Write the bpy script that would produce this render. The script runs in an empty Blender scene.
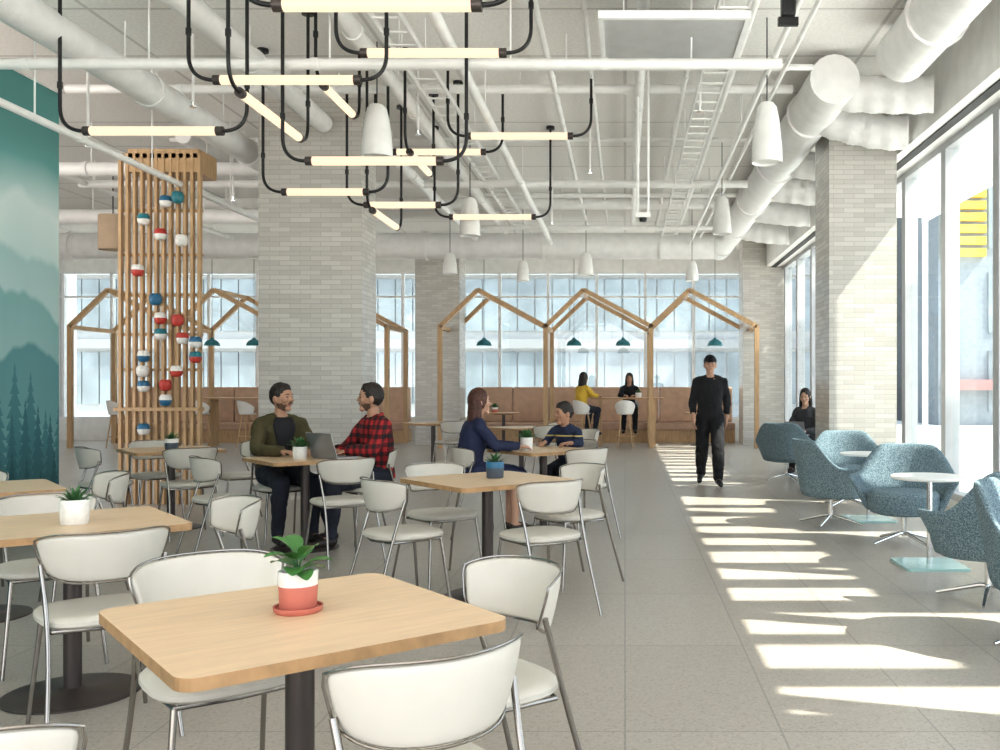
import bpy, bmesh, math, random
from math import sin, cos, pi, radians, sqrt, atan2
from mathutils import Vector, Matrix
random.seed(4)
SC = bpy.context.scene
C = SC.collection
F = 940.0; CX = 625.0; HY = 387.0; CZ = 1.32
def gx(px, d): return (px - CX) / F * d
def gz(py, d): return CZ - (py - HY) / F * d
CEIL = 4.7

# ------------------------------------------------------------------ materials
def nodes(name):
    m = bpy.data.materials.new(name); m.use_nodes = True
    nt = m.node_tree
    return m, nt, nt.nodes['Principled BSDF']
def N(nt, t, **kw):
    n = nt.nodes.new(t)
    for k, v in kw.items():
        if k in n.inputs: n.inputs[k].default_value = v
        else: setattr(n, k, v)
    return n
def ramp(nt, stops, interp='LINEAR'):
    r = nt.nodes.new('ShaderNodeValToRGB'); r.color_ramp.interpolation = interp
    e = r.color_ramp.elements
    while len(e) < len(stops): e.new(0.5)
    for i, (p, c) in enumerate(stops):
        e[i].position = p; e[i].color = (c[0], c[1], c[2], 1)
    return r
def MA(nt, op, a, b=None, c=None):
    n = nt.nodes.new('ShaderNodeMath'); n.operation = op
    for i, v in enumerate((a, b, c)):
        if v is None: continue
        if isinstance(v, (int, float)): n.inputs[i].default_value = v
        else: nt.links.new(v, n.inputs[i])
    return n.outputs[0]
def mat(name, col, rough=.5, metal=0, var=.05, scale=6, bump=0, bscale=80, emit=0, stretch=None):
    m, nt, b = nodes(name); L = nt.links
    tc = N(nt, 'ShaderNodeTexCoord')
    n = N(nt, 'ShaderNodeTexNoise'); n.inputs['Scale'].default_value = scale; n.inputs['Detail'].default_value = 3
    if stretch:
        mp = N(nt, 'ShaderNodeMapping'); mp.inputs['Scale'].default_value = stretch
        L.new(tc.outputs['Object'], mp.inputs['Vector']); L.new(mp.outputs[0], n.inputs['Vector'])
    else: L.new(tc.outputs['Object'], n.inputs['Vector'])
    lo = [max(0, c * (1 - var)) for c in col]; hi = [min(1, c * (1 + var)) for c in col]
    r = ramp(nt, [(.3, lo), (.7, hi)])
    L.new(n.outputs['Fac'], r.inputs[0])
    b.inputs['Roughness'].default_value = rough; b.inputs['Metallic'].default_value = metal
    if emit:
        L.new(r.outputs[0], b.inputs['Emission Color']); b.inputs['Emission Strength'].default_value = emit
        b.inputs['Base Color'].default_value = (.05, .045, .04, 1)
    else: L.new(r.outputs[0], b.inputs['Base Color'])
    if bump:
        n2 = N(nt, 'ShaderNodeTexNoise'); n2.inputs['Scale'].default_value = bscale
        L.new(tc.outputs['Object'], n2.inputs['Vector'])
        bp = N(nt, 'ShaderNodeBump'); bp.inputs['Strength'].default_value = bump; bp.inputs['Distance'].default_value = .01
        L.new(n2.outputs['Fac'], bp.inputs['Height']); L.new(bp.outputs[0], b.inputs['Normal'])
    return m
def floor_mat():
    m, nt, b = nodes('terrazzo_tile'); L = nt.links
    tc = N(nt, 'ShaderNodeTexCoord')
    br = N(nt, 'ShaderNodeTexBrick'); br.offset = 0; br.squash = 1
    for k, v in (('Scale', 1), ('Brick Width', .6), ('Row Height', 1.2), ('Mortar Size', .005), ('Mortar Smooth', .3), ('Bias', 0)): br.inputs[k].default_value = v
    br.inputs['Color1'].default_value = (.445, .405, .36, 1); br.inputs['Color2'].default_value = (.475, .435, .39, 1); br.inputs['Mortar'].default_value = (.32, .295, .265, 1)
    L.new(tc.outputs['Object'], br.inputs['Vector'])
    n = N(nt, 'ShaderNodeTexVoronoi'); n.inputs['Scale'].default_value = 110
    L.new(tc.outputs['Object'], n.inputs['Vector'])
    sx = N(nt, 'ShaderNodeSeparateXYZ'); L.new(n.outputs['Color'], sx.inputs[0])
    r = ramp(nt, [(0, (.78, .75, .72)), (.25, (.96, .96, .95)), (.8, (1, 1, 1)), (1, (1.1, 1.1, 1.1))])
    L.new(sx.outputs[0], r.inputs[0])
    mx = N(nt, 'ShaderNodeMixRGB', blend_type='MULTIPLY'); mx.inputs[0].default_value = 1
    L.new(br.outputs['Color'], mx.inputs[1]); L.new(r.outputs[0], mx.inputs[2])
    L.new(mx.outputs[0], b.inputs['Base Color']); b.inputs['Roughness'].default_value = .33
    return m
def ceil_mat():
    m, nt, b = nodes('acoustic_ceiling'); L = nt.links
    tc = N(nt, 'ShaderNodeTexCoord')
    br = N(nt, 'ShaderNodeTexBrick'); br.offset = 0
    for k, v in (('Scale', 1), ('Brick Width', 2.4), ('Row Height', 1.2), ('Mortar Size', .02)): br.inputs[k].default_value = v
    br.inputs['Color1'].default_value = (.93, .91, .88, 1); br.inputs['Color2'].default_value = (.945, .925, .895, 1); br.inputs['Mortar'].default_value = (.70, .68, .66, 1)
    L.new(tc.outputs['Object'], br.inputs['Vector'])
    n = N(nt, 'ShaderNodeTexNoise'); n.inputs['Scale'].default_value = 30; n.inputs['Detail'].default_value = 6
    L.new(tc.outputs['Object'], n.inputs['Vector'])
    r = ramp(nt, [(.35, (.92, .92, .92)), (.6, (1, 1, 1))]); L.new(n.outputs['Fac'], r.inputs[0])
    mx = N(nt, 'ShaderNodeMixRGB', blend_type='MULTIPLY'); mx.inputs[0].default_value = 1
    L.new(br.outputs['Color'], mx.inputs[1]); L.new(r.outputs[0], mx.inputs[2])
    L.new(mx.outputs[0], b.inputs['Base Color']); b.inputs['Roughness'].default_value = .9
    return m
def tile_mat():
    m, nt, b = nodes('thin_brick_tile'); L = nt.links
    tc = N(nt, 'ShaderNodeTexCoord'); s = N(nt, 'ShaderNodeSeparateXYZ'); L.new(tc.outputs['Object'], s.inputs[0])
    ad = MA(nt, 'ADD', s.outputs[0], s.outputs[1])
    cb = N(nt, 'ShaderNodeCombineXYZ'); L.new(ad, cb.inputs[0]); L.new(s.outputs[2], cb.inputs[1])
    br = N(nt, 'ShaderNodeTexBrick'); br.offset = .5
    for k, v in (('Scale', 1), ('Brick Width', .24), ('Row Height', .056), ('Mortar Size', .003), ('Mortar Smooth', .3), ('Bias', 0)): br.inputs[k].default_value = v
    br.inputs['Color1'].default_value = (.515, .49, .45, 1); br.inputs['Color2'].default_value = (.625, .60, .555, 1); br.inputs['Mortar'].default_value = (.42, .40, .37, 1)
    L.new(cb.outputs[0], br.inputs['Vector']); L.new(br.outputs['Color'], b.inputs['Base Color'])
    bp = N(nt, 'ShaderNodeBump'); bp.inputs['Strength'].default_value = .4; bp.inputs['Distance'].default_value = .01; bp.invert = True
    L.new(br.outputs['Fac'], bp.inputs['Height']); L.new(bp.outputs[0], b.inputs['Normal'])
    b.inputs['Roughness'].default_value = .22
    return m
def mural_mat():
    m, nt, b = nodes('mural_paint'); L = nt.links
    tc = N(nt, 'ShaderNodeTexCoord'); s = N(nt, 'ShaderNodeSeparateXYZ'); L.new(tc.outputs['Object'], s.inputs[0])
    Y, Z = s.outputs[1], s.outputs[2]
    n0 = N(nt, 'ShaderNodeTexNoise'); n0.inputs['Scale'].default_value = .7; L.new(tc.outputs['Object'], n0.inputs['Vector'])
    a0 = MA(nt, 'MULTIPLY_ADD', n0.outputs['Fac'], .12, MA(nt, 'DIVIDE', Z, 4.2))
    r = ramp(nt, [(.55, (.58, .69, .67)), (.76, (.66, .75, .73)), (.83, (.42, .59, .57)), (.89, (.14, .36, .345)), (1, (.10, .30, .285))]); L.new(a0, r.inputs[0])
    cur = r.outputs[0]
    def over(cur, mask, col):
        mx = N(nt, 'ShaderNodeMixRGB'); L.new(mask, mx.inputs[0]); L.new(cur, mx.inputs[1])
        if isinstance(col, tuple): mx.inputs[2].default_value = (*col, 1)
        else: L.new(col, mx.inputs[2])
        return mx.outputs[0]
    for i, (h, amp, fr, soft, ct, cm) in enumerate(((3.0, .40, .65, .10, (.64, .74, .72), (.50, .65, .63)), (2.55, .32, .8, .07, (.35, .53, .52), (.50, .65, .63)),
            (2.15, .28, .9, .06, (.21, .41, .41), (.34, .53, .52)), (1.65, .20, 1.1, .05, (.11, .29, .31), (.16, .36, .37)))):
        cb = N(nt, 'ShaderNodeCombineXYZ'); L.new(Y, cb.inputs[0]); cb.inputs[1].default_value = 3.7 * i
        n = N(nt, 'ShaderNodeTexNoise'); n.inputs['Scale'].default_value = fr; n.inputs['Detail'].default_value = 4; L.new(cb.outputs[0], n.inputs['Vector'])
        df = MA(nt, 'SUBTRACT', MA(nt, 'MULTIPLY_ADD', n.outputs['Fac'], amp * 4, h - amp * 2), Z)
        mk = N(nt, 'ShaderNodeMapRange'); L.new(df, mk.inputs[0]); mk.inputs[1].default_value = 0; mk.inputs[2].default_value = soft
        mi = N(nt, 'ShaderNodeMapRange'); L.new(df, mi.inputs[0]); mi.inputs[1].default_value = 0; mi.inputs[2].default_value = .7
        rc = ramp(nt, [(0, ct), (1, cm)]); L.new(mi.outputs[0], rc.inputs[0])
        cur = over(cur, mk.outputs[0], rc.outputs[0])
    # rows of painted pines
    for i, (wd, base, amp, k, col) in enumerate(((.23, 1.05, .55, 1.7, (.06, .215, .24)), (.19, .85, .5, 1.8, (.038, .16, .19)), (.21, .55, .45, 1.7, (.022, .115, .14)))):
        u = MA(nt, 'MULTIPLY_ADD', Y, 1 / wd, 7.3 * i + 40)
        wn_ = N(nt, 'ShaderNodeTexWhiteNoise', noise_dimensions='1D'); L.new(MA(nt, 'FLOOR', u), wn_.inputs['W'])
        tri = MA(nt, 'MULTIPLY', MA(nt, 'ABSOLUTE', MA(nt, 'SUBTRACT', MA(nt, 'FRACT', u), .5)), 2)
        top = MA(nt, 'MULTIPLY_ADD', wn_.outputs['Value'], amp, base)
        dz = MA(nt, 'SUBTRACT', top, Z)
        saw = MA(nt, 'MULTIPLY_ADD', MA(nt, 'FRACT', MA(nt, 'MULTIPLY', dz, 9)), .6, .55)
        hw = MA(nt, 'MULTIPLY', MA(nt, 'MULTIPLY', dz, k), saw)
        mk = N(nt, 'ShaderNodeMapRange'); L.new(MA(nt, 'SUBTRACT', hw, tri), mk.inputs[0]); mk.inputs[1].default_value = 0; mk.inputs[2].default_value = .08
        cur = over(cur, mk.outputs[0], col)
    L.new(cur, b.inputs['Base Color']); b.inputs['Roughness'].default_value = .6
    return m
def tweed_mat():
    m, nt, b = nodes('blue_tweed'); L = nt.links
    tc = N(nt, 'ShaderNodeTexCoord')
    n = N(nt, 'ShaderNodeTexNoise'); n.inputs['Scale'].default_value = 130; n.inputs['Detail'].default_value = 2; L.new(tc.outputs['Object'], n.inputs['Vector'])
    r = ramp(nt, [(.34, (.075, .125, .155)), (.5, (.155, .225, .26)), (.66, (.33, .40, .43))]); L.new(n.outputs['Fac'], r.inputs[0])
    L.new(r.outputs[0], b.inputs['Base Color']); b.inputs['Roughness'].default_value = .95
    return m
def plaid_mat():
    m, nt, b = nodes('red_black_plaid'); L = nt.links
    tc = N(nt, 'ShaderNodeTexCoord'); s = N(nt, 'ShaderNodeSeparateXYZ'); L.new(tc.outputs['Object'], s.inputs[0])
    band = lambda v: MA(nt, 'GREATER_THAN', MA(nt, 'FRACT', MA(nt, 'MULTIPLY', v, 13)), .52)
    h = MA(nt, 'MULTIPLY', MA(nt, 'ADD', band(s.outputs[2]), band(MA(nt, 'ADD', s.outputs[0], s.outputs[1]))), .5)
    r = ramp(nt, [(0, (.42, .025, .03)), (.5, (.14, .012, .016)), (1, (.02, .012, .014))]); L.new(h, r.inputs[0])
    L.new(r.outputs[0], b.inputs['Base Color']); b.inputs['Roughness'].default_value = .85
    return m
def stripe_mat():
    m, nt, b = nodes('navy_stripe_jersey'); L = nt.links
    tc = N(nt, 'ShaderNodeTexCoord'); s = N(nt, 'ShaderNodeSeparateXYZ'); L.new(tc.outputs['Object'], s.inputs[0])
    f = MA(nt, 'FRACT', MA(nt, 'MULTIPLY', s.outputs[2], 5))
    r = ramp(nt, [(0, (.02, .03, .07)), (.34, (.02, .03, .07)), (.35, (.60, .48, .2)), (.44, (.02, .03, .07)), (.99, (.02, .03, .07))], 'CONSTANT'); L.new(f, r.inputs[0])
    L.new(r.outputs[0], b.inputs['Base Color']); b.inputs['Roughness'].default_value = .85
    return m
def glass_mat():
    m = bpy.data.materials.new('clear_glass'); m.use_nodes = True; nt = m.node_tree; L = nt.links
    nt.nodes.remove(nt.nodes['Principled BSDF']); out = nt.nodes['Material Output']
    t = N(nt, 'ShaderNodeBsdfTransparent'); t.inputs[0].default_value = (.94, .97, .97, 1)
    g = N(nt, 'ShaderNodeBsdfGlossy'); g.inputs['Roughness'].default_value = .02
    n = N(nt, 'ShaderNodeTexNoise'); n.inputs['Scale'].default_value = .5
    r = ramp(nt, [(0, (.04, .04, .04)), (1, (.08, .08, .08))]); L.new(n.outputs['Fac'], r.inputs[0])
    x = N(nt, 'ShaderNodeMixShader'); L.new(r.outputs[0], x.inputs[0]); L.new(t.outputs[0], x.inputs[1]); L.new(g.outputs[0], x.inputs[2])
    L.new(x.outputs[0], out.inputs['Surface'])
    return m

M = dict(
    floor=floor_mat(), ceil=ceil_mat(), tile=tile_mat(), mural=mural_mat(), tweed=tweed_mat(), plaid=plaid_mat(), stripe=stripe_mat(), glass=glass_mat(),
    white=mat('white_paint', (.86, .85, .83), .55), pipe=mat('white_pipe_paint', (.90, .89, .87), .4), flex=mat('white_duct_wrap', (.86, .85, .84), .42, bump=.3, bscale=30),
    frame=mat('white_window_frame', (.78, .79, .80), .4), framed=mat('grey_window_frame', (.46, .47, .48), .4), panel=mat('grey_panel', (.52, .52, .515), .6), panelrim=mat('panel_rim', (.88, .88, .87), .4),
    wood=mat('maple_laminate', (.745, .555, .37), .38, var=.07, scale=3, stretch=(1.5, 14, 6)), edge=mat('ply_edge', (.44, .27, .135), .5, var=.15, scale=20),
    oak=mat('oak_timber', (.52, .345, .19), .5, var=.15, scale=4, stretch=(8, 8, 1)),
    cream=mat('cream_vinyl', (.63, .595, .53), .42, var=.03), chrome=mat('dark_chrome', (.36, .335, .31), .2, 1), bright=mat('polished_chrome', (.75, .75, .75), .15, 1),
    bronze=mat('bronze_metal', (.085, .07, .065), .38, .5), black=mat('black_metal', (.012, .012, .013), .4), tube=mat('glowing_tube', (1.0, .81, .58), .4, var=.01, emit=1.15),
    teal=mat('teal_glaze', (.03, .20, .24), .3), red=mat('red_glaze', (.50, .06, .045), .35), wglaze=mat('white_glaze', (.80, .78, .74), .3, var=.08, scale=40), terra=mat('terracotta_red', (.58, .19, .14), .6),
    blue=mat('blue_glaze', (.03, .15, .27), .3), slate=mat('slate_pot', (.08, .10, .13), .5), soil=mat('potting_soil', (.06, .04, .03), .95, var=.4, scale=60),
    leaf=mat('leaf_green', (.07, .21, .05), .4, var=.3, scale=10), leaf2=mat('succulent_green', (.07, .19, .07), .5, var=.35, scale=12),
    leather=mat('tan_leather', (.56, .375, .265), .5, var=.1), leatherd=mat('tan_leather_seat', (.48, .315, .22), .5, var=.1), drum=mat('beige_shade', (.55, .42, .30), .8),
    tglass=mat('teal_base_plate', (.45, .68, .66), .15), ltop=mat('white_laminate', (.85, .85, .83), .3),
    skin=mat('skin_tan', (.46, .26, .17), .5, var=.06), skin2=mat('skin_light', (.56, .34, .24), .5, var=.06),
    hair=mat('hair_black', (.020, .014, .011), .55, var=.5, scale=60), hair2=mat('hair_auburn', (.085, .032, .020), .55, var=.5, scale=50), stub=mat('beard_brown', (.13, .075, .05), .85, var=.5, scale=150),
    olive=mat('olive_jacket', (.075, .062, .025), .8, var=.15), denim=mat('dark_denim', (.018, .022, .035), .85, var=.2), blackc=mat('black_cloth', (.016, .016, .019), .85, var=.2),
    navy=mat('navy_cloth', (.018, .025, .07), .8, var=.15), yellow=mat('yellow_cloth', (.70, .46, .06), .8), shoe=mat('dark_shoe', (.03, .02, .018), .5), charcoal=mat('charcoal_knit', (.05, .05, .055), .85),
    eye=mat('eye_dark', (.02, .015, .012), .3), lip=mat('lip', (.36, .14, .11), .5), alu=mat('grey_aluminium', (.34, .34, .35), .35, .6), screen=mat('laptop_screen', (.35, .42, .5), .2, emit=.3),
    concrete=mat('pale_paving', (.70, .69, .66), .9), bwall=mat('pale_facade', (.36, .37, .375), .7), bglass=mat('blue_facade_glass', (.21, .245, .265), .15, var=.3, scale=.6), spand=mat('grey_spandrel', (.27, .28, .285), .6),
    nwall=mat('blue_grey_cladding', (.22, .25, .275), .6, var=.1), yel=mat('yellow_paint', (.75, .52, .05), .5),
    rpaint=mat('red_awning', (.30, .17, .165), .6), canopy=mat('sun_blocker_sheet', (.62, .62, .62), .6), slot=mat('dark_slot', (.05, .05, .05), .6))
FOLD = bpy.data.textures.new('cloth_folds', 'CLOUDS'); FOLD.noise_scale = .09
LOCK = bpy.data.textures.new('hair_locks', 'CLOUDS'); LOCK.noise_scale = .022

# ------------------------------------------------------------------ mesh builder
def perp(d):
    a = Vector((0, 0, 1)) if abs(d.z) < .9 else Vector((1, 0, 0))
    u = d.cross(a).normalized(); return u, d.cross(u).normalized()
class MB:
    def __init__(s): s.v = []; s.f = []; s.m = []; s.mi = 0; s.T = None
    def add(s, vs, fs):
        o = len(s.v)
        s.v += [tuple(s.T @ Vector(p)) if s.T else tuple(p) for p in vs]
        s.f += [[i + o for i in f] for f in fs]; s.m += [s.mi] * len(fs); return s
    def box(s, c, d, rz=0, R=None):
        R = R or Matrix.Rotation(rz, 3, 'Z'); c = Vector(c)
        vs = [c + R @ Vector((x * d[0] / 2, y * d[1] / 2, z * d[2] / 2)) for x in (-1, 1) for y in (-1, 1) for z in (-1, 1)]
        return s.add(vs, [(0, 1, 3, 2), (4, 6, 7, 5), (0, 4, 5, 1), (2, 3, 7, 6), (0, 2, 6, 4), (1, 5, 7, 3)])
    def b2(s, x0, x1, y0, y1, z0, z1): return s.box(((x0 + x1) / 2, (y0 + y1) / 2, (z0 + z1) / 2), (x1 - x0, y1 - y0, z1 - z0))
    def bar(s, p0, p1, w, h):
        p0 = Vector(p0); p1 = Vector(p1); d = (p1 - p0); l = d.length; d.normalize()
        a = Vector((0, 1, 0)) if abs(d.y) < .9 else Vector((0, 0, 1))
        u = d.cross(a).normalized(); v = u.cross(d)
        R = Matrix((u, v, d)).transposed()
        return s.box((p0 + p1) / 2, (w, h, l), R=R)
    def loft(s, rings, cap=True, closed=False):
        n = len(rings[0]); vs = [p for r in rings for p in r]; fs = []
        k = len(rings)
        for i in range(k if closed else k - 1):
            j = (i + 1) % k
            for a in range(n):
                b = (a + 1) % n
                fs.append((i * n + a, i * n + b, j * n + b, j * n + a))
        if cap and not closed:
            fs.append(list(range(n))[::-1]); fs.append([(k - 1) * n + a for a in range(n)])
        return s.add(vs, fs)
    def cone(s, p0, p1, r0, r1, n=12):
        p0 = Vector(p0); p1 = Vector(p1); d = (p1 - p0).normalized(); u, v = perp(d)
        ring = lambda p, r: [p + u * (r * cos(2 * pi * i / n)) + v * (r * sin(2 * pi * i / n)) for i in range(n)]
        return s.loft([ring(p0, r0), ring(p1, r1)])
    def tube(s, pts, r, n=8, closed=False):
        pts = [Vector(p) for p in pts]; k = len(pts); rings = []; u = None
        for i, p in enumerate(pts):
            a = pts[(i - 1) % k] if (closed or i > 0) else p
            b = pts[(i + 1) % k] if (closed or i < k - 1) else p
            d = (b - a).normalized()
            if u is None: u, _ = perp(d)
            u = (u - d * u.dot(d)).normalized(); v = d.cross(u)
            rr = r[i] if isinstance(r, (list, tuple)) else r
            rings.append([p + u * (rr * cos(2 * pi * j / n)) + v * (rr * sin(2 * pi * j / n)) for j in range(n)])
        return s.loft(rings, closed=closed)
    def sph(s, c, r, nu=16, nv=10, R=None, fn=None, keep=None):
        if not isinstance(r, (tuple, list)): r = (r, r, r)
        c = Vector(c); un = []
        for j in range(nv + 1):
            t = pi * j / nv - pi / 2
            if j in (0, nv): un.append((0, 0, -1 if j == 0 else 1)); continue
            for i in range(nu): un.append((cos(t) * cos(2 * pi * i / nu), cos(t) * sin(2 * pi * i / nu), sin(t)))
        vs = []
        for q in un:
            p = fn(q) if fn else Vector((q[0] * r[0], q[1] * r[1], q[2] * r[2]))
            if R: p = R @ p
            vs.append(c + p)
        fs = []; idx = lambda j, i: 1 + (j - 1) * nu + i % nu
        top = len(un) - 1
        for i in range(nu):
            fs.append((0, idx(1, i + 1), idx(1, i))); fs.append((top, idx(nv - 1, i), idx(nv - 1, i + 1)))
            for j in range(1, nv - 1): fs.append((idx(j, i), idx(j, i + 1), idx(j + 1, i + 1), idx(j + 1, i)))
        if keep:
            fs = [f for f in fs if keep(Vector([sum(un[k][a] for k in f) / len(f) for a in range(3)]))]
            used = sorted({k for f in fs for k in f}); mp = {k: i for i, k in enumerate(used)}
            vs = [vs[k] for k in used]; fs = [[mp[k] for k in f] for f in fs]
        return s.add(vs, fs)
    def cap(s, p0, r0, p1, r1, n=12):
        s.sph(p0, r0, n, 8); s.sph(p1, r1, n, 8); return s.cone(p0, p1, r0, r1, n)
    def lathe(s, prof, c=(0, 0, 0), n=24):
        return s.loft([[(c[0] + max(r, .0004) * cos(2 * pi * i / n), c[1] + max(r, .0004) * sin(2 * pi * i / n), c[2] + z) for i in range(n)] for r, z in prof])
    def prism(s, poly, z0, z1, side=None):
        n = len(poly); m0 = s.mi
        s.add([(x, y, z1) for x, y in poly], [list(range(n))]); s.add([(x, y, z0) for x, y in poly], [list(range(n))[::-1]])
        if side is not None: s.mi = side
        s.add([(x, y, z0) for x, y in poly] + [(x, y, z1) for x, y in poly], [(i, (i + 1) % n, n + (i + 1) % n, n + i) for i in range(n)])
        s.mi = m0; return s
    def shell(s, fo, fi, nu, nv):
        vs = [fo(i / nu, j / nv) for i in range(nu + 1) for j in range(nv + 1)] + [fi(i / nu, j / nv) for i in range(nu + 1) for j in range(nv + 1)]
        o = (nu + 1) * (nv + 1); ix = lambda i, j: i * (nv + 1) + j; fs = []
        for i in range(nu):
            for j in range(nv):
                q = (ix(i, j), ix(i + 1, j), ix(i + 1, j + 1), ix(i, j + 1)); fs.append(q); fs.append([o + k for k in q[::-1]])
            for j in (0, nv): fs.append((ix(i, j), ix(i + 1, j), o + ix(i + 1, j), o + ix(i, j)))
        for j in range(nv):
            for i in (0, nu): fs.append((ix(i, j), ix(i, j + 1), o + ix(i, j + 1), o + ix(i, j)))
        return s.add(vs, fs)
    def build(s, name, m, parent=None, smooth=40, bevel=0, sub=0, solid=0, voxel=0, fix=True, fold=0, lock=0):
        me = bpy.data.meshes.new(name); me.from_pydata(s.v, [], s.f)
        ms = m if isinstance(m, (list, tuple)) else [m]
        for k in ms: me.materials.append(k)
        me.polygons.foreach_set('material_index', s.m)
        if fix:
            bm = bmesh.new(); bm.from_mesh(me)
            bmesh.ops.recalc_face_normals(bm, faces=bm.faces); bm.to_mesh(me); bm.free()
        if smooth:
            me.polygons.foreach_set('use_smooth', [True] * len(me.polygons))
            if not sub and not voxel: me.set_sharp_from_angle(angle=radians(smooth))
        me.update()
        o = bpy.data.objects.new(name, me); C.objects.link(o)
        if parent: o.parent = parent
        if bevel:
            b = o.modifiers.new('bevel', 'BEVEL'); b.width = bevel; b.segments = 2; b.limit_method = 'ANGLE'
        if solid:
            b = o.modifiers.new('solid', 'SOLIDIFY'); b.thickness = solid; b.offset = 1
        if voxel:
            b = o.modifiers.new('remesh', 'REMESH'); b.mode = 'VOXEL'; b.voxel_size = voxel; b.use_smooth_shade = True
            b = o.modifiers.new('smooth', 'SMOOTH'); b.factor = .5; b.iterations = 4 if (fold or lock) else 2
        for st_, tx in ((fold, FOLD), (lock, LOCK)):
            if st_:
                b = o.modifiers.new('folds', 'DISPLACE'); b.texture = tx; b.strength = st_; b.mid_level = .45; b.texture_coords = 'LOCAL'
        if sub:
            b = o.modifiers.new('sub', 'SUBSURF'); b.levels = sub; b.render_levels = sub
        return o
def tag(o, label=None, cat=None, group=None, kind=None):
    if label: o['label'] = label
    if cat: o['category'] = cat
    if group: o['group'] = group
    if kind: o['kind'] = kind
    return o
def empty(name, loc=(0, 0, 0), rz=0):
    o = bpy.data.objects.new(name, None); o.empty_display_size = .1; C.objects.link(o); o.location = loc; o.rotation_euler = (0, 0, rz); return o
def dup(o, parent=None):
    c = o.copy(); C.objects.link(c)
    if parent: c.parent = parent
    for ch in list(o.children): dup(ch, c)
    return c
def fillet(pts, r, k=6):
    pts = [Vector(p) for p in pts]; out = [pts[0]]
    for i in range(1, len(pts) - 1):
        a, p, b = pts[i - 1], pts[i], pts[i + 1]
        r1 = min(r, (a - p).length * .98 if i == 1 else (a - p).length * .49, (b - p).length * .49)
        s0 = p + (a - p).normalized() * r1; s1 = p + (b - p).normalized() * r1
        for j in range(k + 1):
            t = j / k; out.append(s0 * (1 - t) ** 2 + p * 2 * t * (1 - t) + s1 * t * t)
    return out + [pts[-1]]
def rrect(w, d, r, k=6):
    out = []
    for cx, cy, a0 in ((w / 2 - r, d / 2 - r, 0), (-w / 2 + r, d / 2 - r, 90), (-w / 2 + r, -d / 2 + r, 180), (w / 2 - r, -d / 2 + r, 270)):
        for j in range(k + 1):
            a = radians(a0 + 90 * j / k); out.append((cx + r * cos(a), cy + r * sin(a)))
    return out
def face(fx, fy): return atan2(-fx, fy)

# ------------------------------------------------------------------ setting
def struct(o): return tag(o, kind='structure')
struct(MB().b2(-14, 3.75, -3, 24, -.1, 0).build('floor', M['floor'], smooth=0))
struct(MB().b2(-14, 3.75, -3, 24, CEIL, CEIL + .15).build('ceiling', M['ceil'], smooth=0))
XR = 3.6; HEAD = 4.02; YB = 23.2
w = MB().b2(3.2, 3.75, -3, 24, HEAD + .03, CEIL); w.b2(XR - .05, XR + .15, -3, 24, 0, .09)
struct(w.build('wall_right', M['white'], smooth=0))
struct(MB().b2(3.32, 3.42, -3, 23, HEAD + .015, HEAD + .031).build('trim_1', M['slot'], smooth=0))
w = MB().b2(-14, 3.75, YB, YB + .2, 0, .55); w.b2(-14, 3.75, YB, YB + .2, 4.15, CEIL); w.b2(2.9, 3.75, YB, YB + .2, .55, 4.15)
struct(w.build('wall_back', M['white'], smooth=0))
struct(MB().b2(-5.80, -5.62, -3, 9.3, 0, 4.25).build('wall_left', M['white'], smooth=0))
struct(MB().b2(-14.1, -14, 9, 24, 0, CEIL).build('wall_far_left', M['white'], smooth=0))
wn = 0
def window(u0, u1, z0, z1, axis, at, fw=.05, dep=.14, trans=None, m='frame'):
    global wn
    wn += 1
    fr = MB()
    def bx(a0, a1, c0, c1, t=dep):
        if axis == 'x': fr.b2(a0, a1, at - t / 2, at + t / 2, c0, c1)
        else: fr.b2(at - t / 2, at + t / 2, a0, a1, c0, c1)
    bx(u0, u0 + fw, z0, z1); bx(u1 - fw, u1, z0, z1); bx(u0 + fw, u1 - fw, z0, z0 + fw); bx(u0 + fw, u1 - fw, z1 - fw, z1)
    for t in trans or []: bx(u0 + fw, u1 - fw, t - .025, t + .025, dep * .7)
    o = struct(fr.build('window_%d' % wn, M[m], smooth=0))
    g = MB()
    if axis == 'x': g.b2(u0 + fw, u1 - fw, at - .006, at + .006, z0 + fw, z1 - fw)
    else: g.b2(at - .006, at + .006, u0 + fw, u1 - fw, z0 + fw, z1 - fw)
    g.build('pane', M['glass'], o, smooth=0)
y = -2.95
while y < 23: window(y, min(y + 1.5, 23.15), .09, HEAD + .03, 'y', XR + .05, .075, .16, None, 'framed'); y += 1.5
x = 2.9
while x > -13.9: window(max(x - 1.2, -14), x, .55, 4.15, 'x', YB + .1, .032, .12, (3.55,)); x -= 1.2

# pillars
def pillar(x0, x1, y0, y1, label):
    tag(MB().b2(x0, x1, y0, y1, 0, CEIL).build('tiled_pillar', M['tile'], smooth=0), label, 'pillar', 'tiled pillars')
pillar(2.39, 3.18, 11, 11.8, 'white thin-brick tiled pillar beside the right windows with sunlight across it')
pillar(-4.29, -3.08, 11, 11.62, 'broad white tiled pillar standing behind the two seated men')
pillar(gx(742, 21.5), gx(787, 21.5), 21.3, 22.1, 'far tiled pillar right of the house-shaped frames')
pillar(gx(417, 21.5), gx(461, 21.5), 21.3, 22.1, 'far tiled pillar between the two rows of house-shaped frames')

# mural
tag(MB().b2(-5.61, -5.6, -1, 9.3, 0.05, 4.22).build('mural', M['mural'], smooth=0), 'teal mural of misty mountains and pines covering the left wall', 'mural')

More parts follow.
